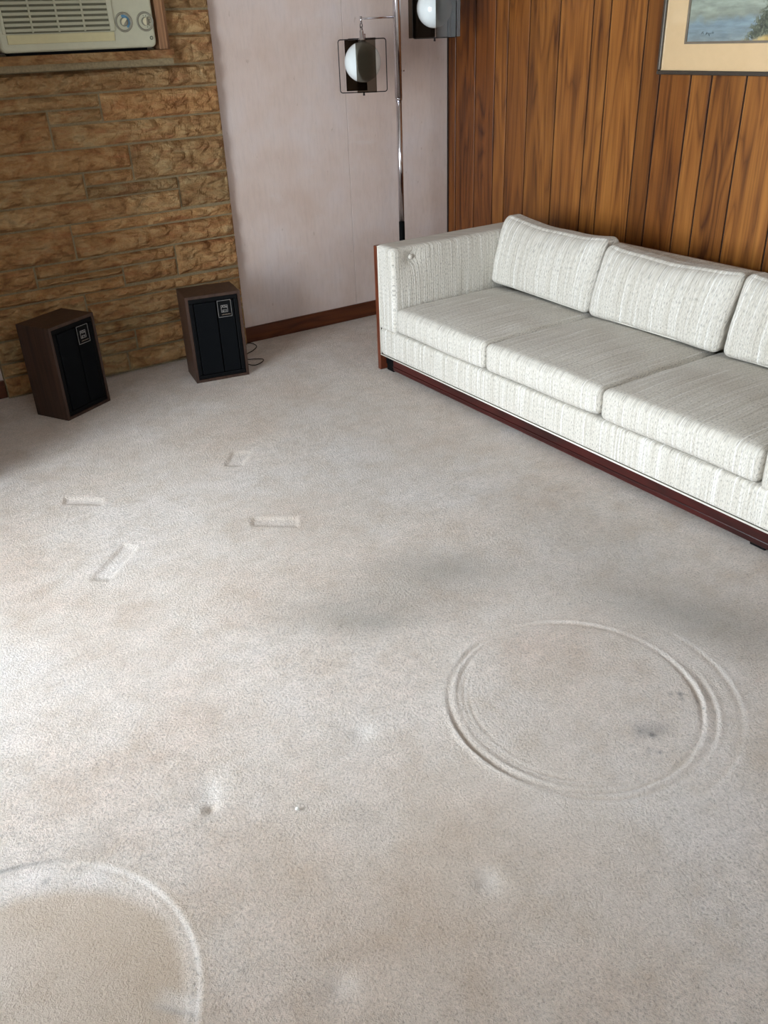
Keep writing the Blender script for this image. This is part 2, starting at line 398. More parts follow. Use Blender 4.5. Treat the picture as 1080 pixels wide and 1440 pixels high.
SPECKS = [(-1.875, -3.43, .006, .6), (-2.045, -3.48, .02, .3), (-1.85, -3.515, .004, .6), (-2.075, -3.535, .012, .22), (-2.3, -3.1, .004, .4), (-2.6, -2.9, .004, .35), (-2.2, -3.7, .005, .3), (-1.855, -3.445, .007, .8), (-1.866, -3.46, .006, .6), (-1.84, -3.49, .005, .5), (-2.03, -3.505, .008, .7), (-2.02, -3.49, .03, .25), (-1.99, -3.50, .025, .2), (-2.06, -3.555, .005, .8), (-1.93, -3.60, .012, .18), (-2.1, -3.5, .005, .4),
          (-1.835, -3.54, .007, .35), (-2.43, -2.66, .006, .3), (-3.40, -3.05, .008, .5), (-3.33, -3.06, .007, .35), (-2.03, -3.0, .004, .6), (-1.80, -2.98, .004, .6), (-3.27, -3.02, .03, .12), (-2.75, -3.3, .03, .12)]
build_floor()

# ------------------------------------------------------------------ shell
def wall_holes(name, axis, pos, thick, a0, a1, z0, z1, hole, mat, label):
    """wall box with one rectangular opening, as one mesh"""
    bm = bmesh.new(); h0, h1, hz0, hz1 = hole
    for (p, q, r, s) in ((a0, a1, z0, hz0), (a0, a1, hz1, z1), (a0, h0, hz0, hz1), (h1, a1, hz0, hz1)):
        if axis == 'X': box(bm, pos-thick, pos, p, q, r, s)
        else: box(bm, p, q, pos-thick, pos, r, s)
    return tag(obj(name, bm, mat), label, 'wall', kind='structure')
wall_holes('wall_left', 'X', XLW, .15, YBW-.15, .12, -.05, ZC, WIN, M_sidewall, 'plain painted side wall around the large window')
wall_holes('wall_front', 'Y', YBW, .15, XLW, .12, -.05, ZC, WIN2, M_sidewall, 'plain painted wall behind the viewer with an added window')
tag(obj('ceiling', bx(XLW-.15, .12, YBW-.15, .12, ZC, ZC+.1), M_ceil), 'flat off-white ceiling over the room', 'ceiling', kind='structure')
def window(name, axis, pos, hole, label):
    h0, h1, z0, z1 = hole
    def B(bm, a, b, d0, d1, c, d, bev=0):
        if axis == 'X': box(bm, pos+d0, pos+d1, a, b, c, d, bev)
        else: box(bm, a, b, pos+d0, pos+d1, c, d, bev)
        return bm
    bm = bmesh.new(); t = .05
    for (a, b, c, d) in ((h0, h1, z0, z0+t), (h0, h1, z1-t, z1), (h0, h0+t, z0+t, z1-t), (h1-t, h1, z0+t, z1-t), ((h0+h1)/2-t/2, (h0+h1)/2+t/2, z0+t, z1-t)):
        B(bm, a, b, -.12, -.04, c, d, .004)
    fr = tag(obj(name, bm, M_white), label, 'window', kind='structure')
    m = (h0+h1)/2
    for (a, b) in ((h0+t, m-t/2), (m+t/2, h1-t)):
        obj('pane', B(bmesh.new(), a, b, -.083, -.078, z0+t, z1-t), M_glass, fr)
    obj('sill', B(bmesh.new(), h0-.05, h1+.05, -.04, .06, z0-.03, z0, .006), M_white, fr)
window('window_1', 'X', XLW, WIN, 'wide white framed sliding glass door in the side wall')
window('window_2', 'Y', YBW, WIN2, 'white framed window added in the unseen wall behind the viewer')

# pink wall: backing + sheets of wall covering
wb = tag(obj('wall_back', bx(XLW, .12, .006, .12, -.05, ZC), M_sidewall), 'pale pink papered wall behind the lamp and speakers', 'wall', kind='structure')
SEAM = -.703
for (a, b) in ((-3.28, -2.80), (-2.80, -1.92), (-1.92, SEAM-.0012), (SEAM+.0012, 0)):
    obj('panel', bx(a, b, 0, .006, -.02, ZC, .0012, 1), M_paper, wb)

# unseen wall jog, added to shade the stone and left speaker
tag(obj('wall_shade_block', bx(XLW, -3.28, -1.05, 0, -.05, ZC), M_sidewall), 'unseen plain wall block added left of the stone facing to shade it', 'wall', kind='structure')
# panelled wall
wr = tag(obj('wall_right', bx(.008, .12, YBW, 0, -.05, ZC), M_groove), 'dark orange-brown vertical plank panelled wall behind the sofa', 'wall', kind='structure')
ed = [0, -.078, -.257, -.425, -.529, -.694, -.911, -1.133, -1.245, -1.462, -1.571, -1.743, -1.852, -2.024, -2.241]
tints = [(.62, .5, .42), (.62, .5, .42), (.55, .44, .38), (.86, .8, .7), (.70, .62, .52), (.86, .83, .72), (.95, .92, .86), (.90, .88, .82), (1.0, .98, .92), (.58, .52, .46), (.72, .64, .56), (.95, .93, .9), (.84, .80, .72), (1.0, .98, .92)]
while ed[-1] > YBW+.25: ed.append(ed[-1]-random.choice((.11, .17, .22, .165, .105))); tints.append((random.uniform(.6, 1),)*3)
ed[-1] = YBW; tints.append((.8, .8, .8))
for (a, b, t) in zip(ed, ed[1:], tints):
    o = obj('plank', bx(0, .0085, b+.0042, a-.0042, -.02, ZC, .0018, 1), M_plank, wr)
    o.color = (*[c*.96 for c in t], 1)
tag(obj('trim_1', bx(-.004, 0, -.012, 0, 0, ZC), M_groove), 'thin dark strip in the corner of pink and panelled walls', 'trim', kind='structure')

# baseboards
def bboard(name, x0, x1, label):
    return tag(obj(name, bx(x0, x1, -.014, 0, 0, .09, .003), M_base), label, 'baseboard', kind='structure')
bboard('baseboard_back', -1.474, -.012, 'brown wooden baseboard along the pink wall beside the sofa')
bboard('baseboard_left', -3.28, -2.801, 'brown wooden baseboard left of the stone facing')
tag(obj('baseboard_right', bx(-.014, 0, YBW, -.014, 0, .09, .003), M_base), 'brown wooden baseboard behind the sofa', 'baseboard', kind='structure')

# ------------------------------------------------------------------ stone facing
SX0, SX1, SY = -2.80, -1.476, -.034
bm = bmesh.new()
box(bm, SX0, SX1, SY, 0, 0, 1.52); box(bm, SX0, -2.56, SY, 0, 1.52, 2.0); box(bm, -1.72, SX1, SY, 0, 1.52, 2.0); box(bm, SX0, SX1, SY, 0, 2.0, ZC)
ws = tag(obj('wall_stone', bm, M_mortar), 'tan sandstone block facing with mortar joints on the pink wall', 'stone wall', kind='structure')
L, R_ = SX0, SX1
ROWS = [(-2.60, R_, 1.348, 1.447), (L, -2.60, 1.348, 1.447), (-2.55, -2.077, 1.286, 1.348), (L, -2.55, 1.286, 1.348), (-2.077, R_, 1.221, 1.348), (-2.328, -2.077, 1.225, 1.286),
 (L, -2.328, 1.117, 1.286), (-2.328, R_, 1.117, 1.222), (L, -1.974, 1.009, 1.117), (-1.974, R_, .947, 1.117), (L, -2.219, .887, 1.009),
 (-2.219, -1.974, .946, 1.009), (-2.219, -1.75, .885, .946), (-1.75, R_, .790, .947), (L, -1.75, .784, .887), (-2.33, R_, .728, .785),
 (L, -2.327, .616, .784), (-2.327, R_, .617, .728), (L, -2.54, .508, .616), (-2.54, -1.822, .550, .616), (-2.54, -2.112, .509, .550),
 (-2.112, -1.822, .456, .550), (-1.822, R_, .455, .617), (L, -2.112, .444, .508), (-2.33, R_, .390, .449), (L, -2.33, .287, .444),
 (-2.33, -1.60, .284, .390), (-1.60, R_, .284, .390), (-2.33, -1.70, .220, .284), (-1.70, R_, .220, .284), (-2.33, -2.107, .177, .220), (-2.33, -2.107, .111, .177),
 (-2.107, -1.72, .111, .220), (-1.72, R_, .111, .220), (L, -2.33, .176, .287), (L, -2.33, .107, .176), (L, -2.33, .004, .107),
 (-2.33, -2.168, .004, .111), (-2.168, -1.78, .004, .111), (-1.78, R_, .004, .111),
 (-1.715, R_, 1.447, 1.574), (-1.715, R_, 1.574, 1.676), (-1.715, R_, 1.676, 1.80), (-1.715, R_, 1.80, 2.0), (L, -2.56, 1.447, 1.60), (L, -2.56, 1.60, 1.78), (L, -2.56, 1.78, 2.0)]
z = 2.0
while z < ZC-.05:
    h = min(random.choice((.10, .13, .16)), ZC-z); s = random.uniform(-2.4, -1.8)
    ROWS += [(L, s, z, z+h), (s, R_, z, z+h)]; z += h
TN = [(.98, .98, .90), (.92, .94, .88), (1.0, .92, .80), (.86, .90, .86), (1.02, 1.0, .92), (.98, .90, .78)]
def stone(x0, x1, z0, z1, k):
    gap = .0048; x0 += gap; z0 += gap; z1 -= gap
    x1 -= gap if x1 < R_-.001 else 0
    W, H = x1-x0, z1-z0; nx = max(5, int(W/.011)); nz = max(5, int(H/.010))
    rnd = random.Random(k*13+5); off = Vector((rnd.uniform(0, 90), rnd.uniform(0, 90), rnd.uniform(0, 90)))
    proud = rnd.uniform(.013, .022); sc = rnd.uniform(11, 18)
    bm = bmesh.new(); G = []
    for i in range(nx+1):
        row = []
        for j in range(nz+1):
            x = x0+W*i/nx; zz = z0+H*j/nz
            ex = min(x-x0, x1-x); ez = min(zz-z0, z1-zz); e = min(ex, ez)
            wob = 1+.5*noise.noise(Vector((x*30, zz*30, k)))
            f = min(1, e/(.016*wob)); f = f*f*(3-2*f)
            p = Vector((x*sc, zz*sc*1.25, 0))+off
            p2 = p+.6*Vector((noise.noise(p*.8), noise.noise(p*.8+Vector((7, 3, 1))), 0))
            vd = noise.voronoi(p2)[0]
            chip = min(1.0, (vd[1]-vd[0])*1.6)*.0085 + (.5-vd[0])*.018        # conchoidal scallops
            big = noise.fractal(Vector((x*6, zz*11, k*3.1)), 1.0, 2.0, 3)*.009
            ridge = -.008*max(0, 1-abs(noise.noise(Vector((x*5+k, zz*20, 2.2))))*7)   # split ledges
            d = .003+f*(proud+chip+big+ridge)
            row.append(bm.verts.new((x, SY-max(.002, d), zz)))
        G.append(row)
    for i in range(nx):
        for j in range(nz):
            bm.faces.new((G[i][j], G[i+1][j], G[i+1][j+1], G[i][j+1]))
    bd = [G[i][0] for i in range(nx+1)]+[G[nx][j] for j in range(1, nz+1)]+[G[i][nz] for i in range(nx-1, -1, -1)]+[G[0][j] for j in range(nz-1, 0, -1)]
    bk = [bm.verts.new((v.co.x, SY+.004, v.co.z)) for v in bd]
    for a in range(len(bd)):
        b = (a+1) % len(bd); bm.faces.new((bd[a], bk[a], bk[b], bd[b]))
    o = obj('stone', bm, M_stone, ws)
    t = rnd.choice(TN); q = rnd.uniform(.80, 1.0)
    o.color = (t[0]*q, t[1]*q, t[2]*q, 1)
for k, r_ in enumerate(ROWS): stone(*r_, k)

# ledge and boards that box in the air conditioner
def rough_bar(x0, x1, y0, y1, z0, z1, amp, k, nx=60):
    bm = bmesh.new(); box(bm, x0, x1, y0, y1, z0, z1)
    bmesh.ops.subdivide_edges(bm, edges=[e for e in bm.edges if abs(e.verts[0].co.x-e.verts[1].co.x) > .01], cuts=nx)
    bmesh.ops.subdivide_edges(bm, edges=[e for e in bm.edges if abs(e.verts[0].co.z-e.verts[1].co.z) > .01], cuts=3)
    for v in bm.verts:
        n_ = noise.noise(Vector((v.co.x*22, v.co.z*40, k)))+.5*noise.noise(Vector((v.co.x*60, v.co.z*80, k)))
        if v.co.y < y0+.002: v.co.y += amp*n_
        if v.co.x > x1-.001: v.co.x += amp*.7*n_
    return bm
lg = tag(obj('trim_2', rough_bar(-2.60, -1.708, -.118, SY, 1.476, 1.512, .007, 3), M_stone), 'rough sandstone ledge under the air conditioner', 'ledge', kind='structure'); lg.color = (.74, .70, .62, 1)
obj('mortar_bed', rough_bar(-2.60, -1.714, -.110, SY, 1.449, 1.476, .004, 8), M_mortar, lg)
M_jamb = wood_material('jamb_board', srgb(126, 90, 62), srgb(160, 118, 84), srgb(180, 138, 102), axis='Z', tint=False, rough=0.6)
def jamb(name, x0, x1, label):
    o = tag(obj(name, bx(x0, x1, -.112, 0, 1.513, 2.0, .003), M_jamb), label, 'board', kind='structure')
    return o
jb = jamb('trim_3', -1.772, -1.732, 'brown board upright right of the air conditioner')
obj('edge_strip', bx(-1.7318, -1.716, -.098, 0, 1.513, 2.0, .002), M_jamb, jb)
jamb('trim_4', -2.556, -2.50, 'brown board upright left of the air conditioner')
tag(obj('trim_5', bx(-2.556, -1.716, -.112, 0, 2.0, 2.05, .003), M_jamb), 'brown board across the top of the air conditioner opening', 'board', kind='structure')

# ------------------------------------------------------------------ air conditioner
ac = empty('air_conditioner', (-2.1375, 0, 1.513), label='cream plastic built-in air conditioner with slatted grille and two dials on the stone wall', cat='air conditioner')
def ax(x): return x+2.1375
def az(z): return z-1.513
def housing_mesh(x0, x1, z0, z1, steps, rad=.024, n=6):
    """rounded-corner shell: outline repeated at (y, inset) steps"""
    bm = bmesh.new(); rings = []
    for (y, ins) in steps:
        r = rad-ins*.5; P = []
        for (cx_, cz_, t0) in ((x1-ins-r, z1-ins-r, 0), (x0+ins+r, z1-ins-r, math.pi/2), (x0+ins+r, z0+ins+r, math.pi), (x1-ins-r, z0+ins+r, 1.5*math.pi)):
            for q in range(n): t = t0+q/(n-1)*math.pi/2; P.append(bm.verts.new((cx_+r*math.cos(t), y, cz_+r*math.sin(t))))
        rings.append(P)
    for A, B in zip(rings, rings[1:]):
        for q in range(len(A)): q2 = (q+1) % len(A); bm.faces.new((A[q], A[q2], B[q2], B[q]))
    bm.faces.new(rings[-1]); bm.faces.new(list(reversed(rings[0])))
    bmesh.ops.recalc_face_normals(bm, faces=bm.faces); return bm
bm = housing_mesh(ax(-2.486), ax(-1.789), az(1.524), az(1.985), [(-.01, 0), (-.112, 0), (-.119, .0015), (-.125, .005), (-.128, .011)])
obj('housing', bm, M_ac, ac)
obj('foot_block', bx(ax(-2.45), ax(-1.83), -.10, -.02, 0, az(1.526)), M_black, ac)
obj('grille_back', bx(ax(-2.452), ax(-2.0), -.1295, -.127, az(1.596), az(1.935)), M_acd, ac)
pitch_ = .0203; zz = 1.602
sl_me = None
while zz < 1.93:
    if sl_me is None:
        bm = bx(ax(-2.452), ax(-2.0), -.1352, -.1285, 0, .0118, .002, 2); sl = obj('slat', bm, M_acslat, ac); sl_me = sl.data
    else: sl = link_mesh('slat', sl_me, None, ac)
    sl.location.z = az(zz); zz += pitch_
for k in range(1, 4):
    xx = -2.452+k*.113; obj('mullion', bx(ax(xx)-.004, ax(xx)+.004, -.1362, -.128, az(1.598), az(1.934), .001, 1), M_acslat, ac)
for (a, b) in ((-2.466, -2.452), (-2.0, -1.976)):
    obj('grille_side', bx(ax(a), ax(b), -.1345, -.127, az(1.594), az(1.938), .003, 2), M_ac, ac)
obj('lower_strip', bx(ax(-2.452), ax(-1.985), -.1335, -.127, az(1.556), az(1.592), .002, 2), M_acy, ac)
def dial(x, blue, ang):
    bm = lathe([(0, -.001), (.030, -.001), (.034, .003), (.0365, .006), (.039, .004), (.0405, -.001)], 40)
    d = obj('dial', bm, M_ring if not blue else M_ring, ac, True)
    d.location = (ax(x), -.1285, az(1.628)); d.rotation_euler = (math.pi/2, 0, 0)
    if blue:
        b2 = bmesh.new(); n_ = 24; A = []
        for i in range(n_+1):
            t = -1.0+i/n_*2.9; A.append([b2.verts.new((r*math.cos(t), r*math.sin(t), .0005)) for r in (.017, .029)])
        for p, q in zip(A, A[1:]): b2.faces.new((p[0], p[1], q[1], q[0]))
        obj('scale', b2, M_blue, d)
    else:
        for i in range(7):
            t = -1.2+i*.5; b2 = bx(.021, .0265, -.0012, .0012, 0, .0008); mk = obj('tick', b2, M_badge, d); mk.rotation_euler.z = t
    kb = lathe([(0, .016), (.012, .016), (.0165, .013), (.0175, -.001)], 28)
    kn = obj('knob', kb, M_ring, d, True)
    # half-round cream pointer
    b3 = bmesh.new(); ring = [(.0155*math.cos(t), .0155*math.sin(t)) for t in (math.pi/2+i/14*math.pi for i in range(15))]
    lo = [b3.verts.new((p[0], p[1], .012)) for p in ring]; hi = [b3.verts.new((p[0], p[1], .0205)) for p in ring]
    b3.faces.new(hi); b3.faces.new(list(reversed(lo)))
    for i in range(15): j = (i+1) % 15; b3.faces.new((lo[i], lo[j], hi[j], hi[i]))
    bmesh.ops.recalc_face_normals(b3, faces=b3.faces)
    pt = obj('pointer', b3, M_knob, d); pt.rotation_euler.z = ang
dial(-1.932, True, -.75); dial(-1.832, False, -.05)
bg_ = obj('badge', lathe([(.0045, .0015), (.0045, .002), (.0078, .002), (.0078, -.001)], 24), M_badge, ac)
bg_.location = (ax(-1.813), -.1282, az(1.562)); bg_.rotation_euler = (math.pi/2, 0, 0)

# ------------------------------------------------------------------ speakers
def text_mesh(body, size, extrude=.0003):
    c = bpy.data.curves.new('text', 'FONT'); c.body = body; c.size = size; c.extrude = extrude; c.align_x = 'CENTER'; c.align_y = 'CENTER'; c.resolution_u = 3
    o = bpy.data.objects.new('text', c); COL.objects.link(o)
    bpy.context.view_layer.update()
    me = bpy.data.meshes.new_from_object(o.evaluated_get(bpy.context.evaluated_depsgraph_get()))
    bpy.data.objects.remove(o); me.materials.clear(); return me
def make_speaker():
    """front faces local -y; base centre at origin"""
    W, D, H = .279, .204, .444; t = .014
    r = empty('bookshelf_speaker')
    bm = bmesh.new()
    for b in ((-W/2, W/2, -D/2, D/2, H-t, H), (-W/2, W/2, -D/2, D/2, 0, t), (-W/2, -W/2+t, -D/2, D/2, t, H-t), (W/2-t, W/2, -D/2, D/2, t, H-t)):
        box(bm, *b)
    bmesh.ops.remove_doubles(bm, verts=bm.verts, dist=1e-5)
    obj('cabinet', bm, M_walnut, r)
    obj('back_panel', bx(-W/2+t, W/2-t, D/2-.012, D/2-.002, t, H-t), M_black, r)
    fy = -D/2
    bm = bmesh.new(); a = W/2-t-.001; q = .022
    for b in ((-a, a, fy+.001, fy+.03, t+.001, t+q), (-a, a, fy+.001, fy+.03, H-t-q, H-t-.001), (-a, -a+q, fy+.001, fy+.03, t+q, H-t-q), (a-q, a, fy+.001, fy+.03, t+q, H-t-q)):
        box(bm, *b, .004, 2)
    obj('grille_frame', bm, M_black, r)
    for (p, s) in ((-a+q+.002, .002), (.004, a-q-.002)):
        pass
    obj('grille_panel', bx(-a+q+.003, -.0025+.012, fy-.003, fy+.03, t+q+.003, H-t-q-.003, .004, 2), M_grille, r)
    obj('grille_panel', bx(.0025+.012, a-q-.003, fy-.003, fy+.03, t+q+.003, H-t-q-.003, .004, 2), M_grille, r)
    bd = obj('badge', bx(.014, .088, fy-.0055, fy-.002, .322, .410, .001, 1), M_black, r)
    bm = bmesh.new(); x0, x1, z0, z1, e = .016, .086, .324, .408, .0016
    for b in ((x0, x1, z0, z0+e), (x0, x1, z1-e, z1), (x0, x0+e, z0, z1), (x1-e, x1, z0, z1)):
        box(bm, b[0], b[1], fy-.0062, fy-.005, b[2], b[3])
    obj('badge_border', bm, M_silver, bd)
    bm = bmesh.new(); x0, x1, z0, z1, e = .033, .067, .348, .384, .0018
    for b in ((x0, x1, z0, z0+e), (x0, x1, z1-e, z1), (x0, x0+e, z0, z1), (x1-e, x1, z0, z1)):
        box(bm, b[0], b[1], fy-.0062, fy-.005, b[2], b[3])
    obj('logo_box', bm, M_silver, bd)
    for (s, sz, zc, xc) in (('Alle', .0185, .3755, .050), ('gro', .0175, .3585, .050)):
        tx = link_mesh('lettering', text_mesh(s, sz), M_silver, bd); tx.location = (xc, fy-.0058, zc); tx.rotation_euler = (math.pi/2, 0, 0)
    bm = bmesh.new()
    for i in range(7): box(bm, .034+i*.0065, .0385+i*.0065, fy-.0062, fy-.005, .3345, .3375+.001*(i % 2))
    obj('small_print', bm, M_fillet, bd)
    return r
spk = make_speaker()
tag(spk, 'walnut speaker with black grille, the left of the pair, angled before the stone', 'speaker', 'pair of speakers')
def place(o, pl, pr):
    """front bottom-left and bottom-right corners -> transform"""
    a, b = Vector(pl), Vector(pr); d = (b-a).normalized(); n_ = Vector((-d.y, d.x))       # n_ = away from front
    c = (a+b)/2+n_*.102
    o.location = (c.x, c.y, 0); o.rotation_euler.z = math.atan2(d.y, d.x)
place(spk, (-2.638, -.523), (-2.394, -.388))
sp2 = dup(spk, label='walnut speaker with black grille at the right edge of the stone, beside trailing wire')
place(sp2, (-1.958, -.444), (-1.682, -.493))
wire = [(-1.62, -.225, .004), (-1.56, -.10, .004), (-1.50, -.035, .004), (-1.452, -.030, .005), (-1.448, -.10, .004), (-1.50, -.16, .004), (-1.55, -.19, .004), (-1.60, -.25, .004), (-1.585, -.284, .005), (-1.551, -.304, .005), (-1.523, -.335, .005), (-1.552, -.372, .004), (-1.602, -.389, .004), (-1.624, -.345, .004), (-1.634, -.30, .004)]
def spline(P, n=8):
    P = [Vector(p) for p in P]; out = []
    for i in range(len(P)-1):
        p0, p1, p2, p3 = P[max(i-1, 0)], P[i], P[i+1], P[min(i+2, len(P)-1)]
        for k in range(n):
            t = k/n; out.append(.5*((2*p1)+(p2-p0)*t+(2*p0-5*p1+4*p2-p3)*t*t+(3*p1-p0-3*p2+p3)*t**3))
    return out+[P[-1]]
tag(obj('speaker_wire', tb(spline(wire), .0022, 6), M_black, smooth=True), 'thin black wire looping on the carpet beside the right speaker', 'wire')

# ------------------------------------------------------------------ sofa
XF, XB = -1.10, -.165
YL, YR = -.845, -3.245                    # outer faces
sofa = empty('sofa', ((XF+XB)/2, (YL+YR)/2, 0), label='long off-white tweed sofa with square arms and wooden side panels', cat='sofa')
OX, OY = (XF+XB)/2, (YL+YR)/2
def S(x0, x1, y0, y1, z0, z1): return (x0-OX, x1-OX, y0-OY, y1-OY, z0, z1)
def soft(x0, x1, y0, y1, z0, z1, r, cuts=18, fn=None):
    c = Vector(((x0+x1)/2-OX, (y0+y1)/2-OY, (z0+z1)/2))
    bm = soft_box(x1-x0, y1-y0, z1-z0, r, cuts, fn)
    for v in bm.verts: v.co += c
    return bm
for (a, b, s) in ((YL-.026, YL, 1), (YR, YR+.026, -1)):
    obj('side_panel', bx(*S(XF-.002, XB, a, b, 0, .634), bevel=.003), M_sofawood, sofa)
BTN = Vector((-.981, 0, .585))
def arm(y0, y1, side):
    cx, cz = (XF+.004+XB)/2, (.217+.640)/2
    def fn(p, u, v, w_):
        X = p.x+cx; Z = p.z+cz
        if side*v < -.3 and True:                      # inner face: button dimple, slight fullness
            d = math.hypot(X-BTN.x, Z-BTN.z)
            p.y -= side*(.006*(1-u*u)*(1-w_*w_)) ; p.y += side*(.020*math.exp(-(d/.030)**2)+.008*math.exp(-(d/.075)**2))
        return p
    o = obj('arm', soft(XF+.004, XB, y0, y1, .217, .640, .022, 30, fn), M_fabX, sofa, True)
    yi = (y0 if side > 0 else y1)-OY
    bt = obj('button', lathe([(0, .009), (.007, .008), (.0125, .003), (.013, -.004)], 16), M_fabX, o, True)
    bt.location = (BTN.x-OX, yi+side*.013, BTN.z); bt.rotation_euler = (side*math.pi/2, 0, 0)
    yo = (y1 if side > 0 else y0)-OY
    obj('welt', tb([(XF-OX+.003, yo-side*.0205, .09), (XF-OX+.003, yo-side*.0205, .632), (XB-OX-.01, yo-side*.0205, .637)], .0035, 8), M_welt, o, True)
arm(-1.003, YL-.008, 1); arm(YR+.008, -3.089, -1)
obj('back', soft(XB-.145, XB, YR+.03, YL-.03, .20, .632, .025, 16), M_fabY, sofa, True)
obj('back_panel', bx(*S(XB, XB+.014, YR, YL, .03, .625), bevel=.002), M_sofawood, sofa)
obj('base', soft(XF+.002, XB-.02, YR+.028, YL-.028, .085, .226, .014, 16, lambda p, u, v, w_: Vector((p.x-.004*(1-w_*w_), p.y, p.z)) if u < 0 else p), M_fabY, sofa, True)
obj('base_welt', tb([(XF-OX+.001, YR+.03-OY, .085), (XF-OX+.001, YL-.03-OY, .085)], .0035, 8), M_welt, sofa, True)
rl = obj('front_rail', bx(*S(XF+.004, XF+.03, YR+.03, YL-.135, .022, .083), bevel=.003), M_rail, sofa)
obj('rail_lip', bx(*S(XF+.001, XF+.012, YR+.03, YL-.135, .040, .046), bevel=.002), M_rail, rl)
for (x, y) in ((XF+.05, YL-.075), (XF+.05, YR+.13), (XB-.08, YL-.09), (XB-.08, YR+.09)):
    obj('foot', bx(*S(x-.025, x+.025, y-.03, y+.03, 0, .086), bevel=.004), M_black, sofa)
for (y0, y1) in ((YL-.135, YL-.032), (YR+.032, YR+.10)):
    obj('corner_block', bx(*S(XF+.03, XF+.09, y0, y1, .03, .086)), M_black, sofa)

# seat cushions
def seat_cushion(y0, y1, k, label):
    W, D = y1-y0, .70; H = .125
    root = empty('seat_cushion', (XF+.002+D/2, (y0+y1)/2, .227), label=label, cat='cushion', group='seat cushions of the sofa')
    def fn(p, u, v, w_):
        cr = (1-abs(u)**2.4)*(1-abs(v)**2.4)
        p.z += (.020*cr if w_ > 0 else -.004*cr)
        n_ = noise.noise(Vector((p.x*7, p.y*7, k*4)))*.005+noise.noise(Vector((p.x*19, p.y*19, k*9)))*.0015
        if w_ > -.9: p.z += n_*(1 if w_ > 0 else .3)
        if u < -.5: p.x -= .010*(1-v*v)*(1-.5*abs(w_)); p.z += .003*math.sin(v*3+k) if w_ < 0 else 0
        if k == 1: p.z += .010*max(0, -v)**2*max(0, -u)**2*max(0, .5-.5*w_)
        if w_ < -.3: p.z = max(p.z, -H/2+.0005)
        return p
    bm = soft_box(D, W-.006, H, .030, 30, fn)
    for v in bm.verts: v.co.z += H/2
    obj('cover', bm, M_fabY, root, True)
    # seam just under the top front edge, round the sides
    a, b = D/2-.006, W/2-.009; zt = H-.014; rr = .03
    P = []
    for (cx_, cy_, t0) in ((-a+rr, -b+rr, math.pi), (a-rr, -b+rr, 1.5*math.pi), (a-rr, b-rr, 0), (-a+rr, b-rr, .5*math.pi)):
        for i in range(5):
            t = t0+i/4*math.pi/2; P.append((cx_+rr*math.cos(t), cy_+rr*math.sin(t), zt-.012))
    obj('seam', tb(P, .0018, 6, closed=True), M_welt, root, True)
    return root
SE = [-1.006, -1.699, -2.385, -3.086]
for k, (a, b) in enumerate(zip(SE, SE[1:])):
    seat_cushion(b, a, k, ('striped tweed seat cushion beside the buttoned left arm', 'middle seat cushion of the off-white sofa', 'seat cushion at the right end of the off-white sofa')[k])

# back cushions
def back_cushion(yc, W, k, label, tilt, x, zb, rz=0, Hh=.345):
    root = empty('back_cushion', (x, yc, zb), label=label, cat='cushion', group='back cushions of the sofa')
    T = .145
    def fn(p, u, v, w_):
        cr = (1-abs(v)**2.2)*(1-abs(w_)**2.2)
        if u < 0: p.x -= .022*cr
        else: p.x += .012*cr
        p.z += .012*(abs(v)**3)*(1 if w_ > 0 else -.2) - (.012*(1-v*v) if w_ > .3 else 0)*abs(w_)
        if w_ > 0: p.x *= 1-.38*w_**3                  # thinner towards the top
        if w_ < -.5: p.x *= 1-.10*(-w_)
        p.x += noise.noise(Vector((p.y*6, p.z*6, k*5+1)))*.008+noise.noise(Vector((p.y*17, p.z*17, k*3)))*.0022
        p.z += noise.noise(Vector((p.y*5, k*7.3, 1.0)))*.007*(1 if w_ > 0 else .3)
        p.y += noise.noise(Vector((p.z*9, u, k*2.3)))*.005
        return p
    bm = soft_box(T, W, Hh, .032, 30, fn)
    R = Matrix.Identity(4); R[0][2] = math.tan(tilt); R[2][1] = rz     # leans back, sits flat
    for v in bm.verts: v.co = R @ (v.co+Vector((0, 0, Hh/2)))
    zmin = min(v.co.z for v in bm.verts)
    for v in bm.verts: v.co.z -= zmin
    obj('cover', bm, M_fabY, root, True)
    a, b, rr = W/2-.012, Hh/2-.010, .03; P = []
    for (cy_, cz_, t0) in ((-a+rr, -b+rr, math.pi), (a-rr, -b+rr, 1.5*math.pi), (a-rr, b-rr, 0), (-a+rr, b-rr, .5*math.pi)):
        for i in range(5):
            t = t0+i/4*math.pi/2; q = Vector((-T/2+.020, cy_+(rr+.003)*math.cos(t), cz_+(rr+.003)*math.sin(t)))
            if q.z > 0: q.x *= 1-.38*(q.z/(Hh/2))**3; q.z -= .012*(1-(q.y/a)**2)*(q.z > b-.01)
            q = R @ (q+Vector((0, 0, Hh/2))); q.z -= zmin; P.append(q)
    obj('welt', tb(P[:10], .003, 6), M_welt, root, True)
    return root
CZ = .362
back_cushion(-1.352, .700, 0, 'off-white back cushion leaning in the left corner of the sofa', .25, -.428, CZ, .030, .318)
back_cushion(-2.074, .722, 1, 'middle back cushion of the off-white sofa with pale welt', .25, -.435, CZ, 0, .302)
back_cushion(-2.776, .660, 2, 'rightmost back cushion, cut off by the picture edge', .25, -.430, CZ, 0, .306)

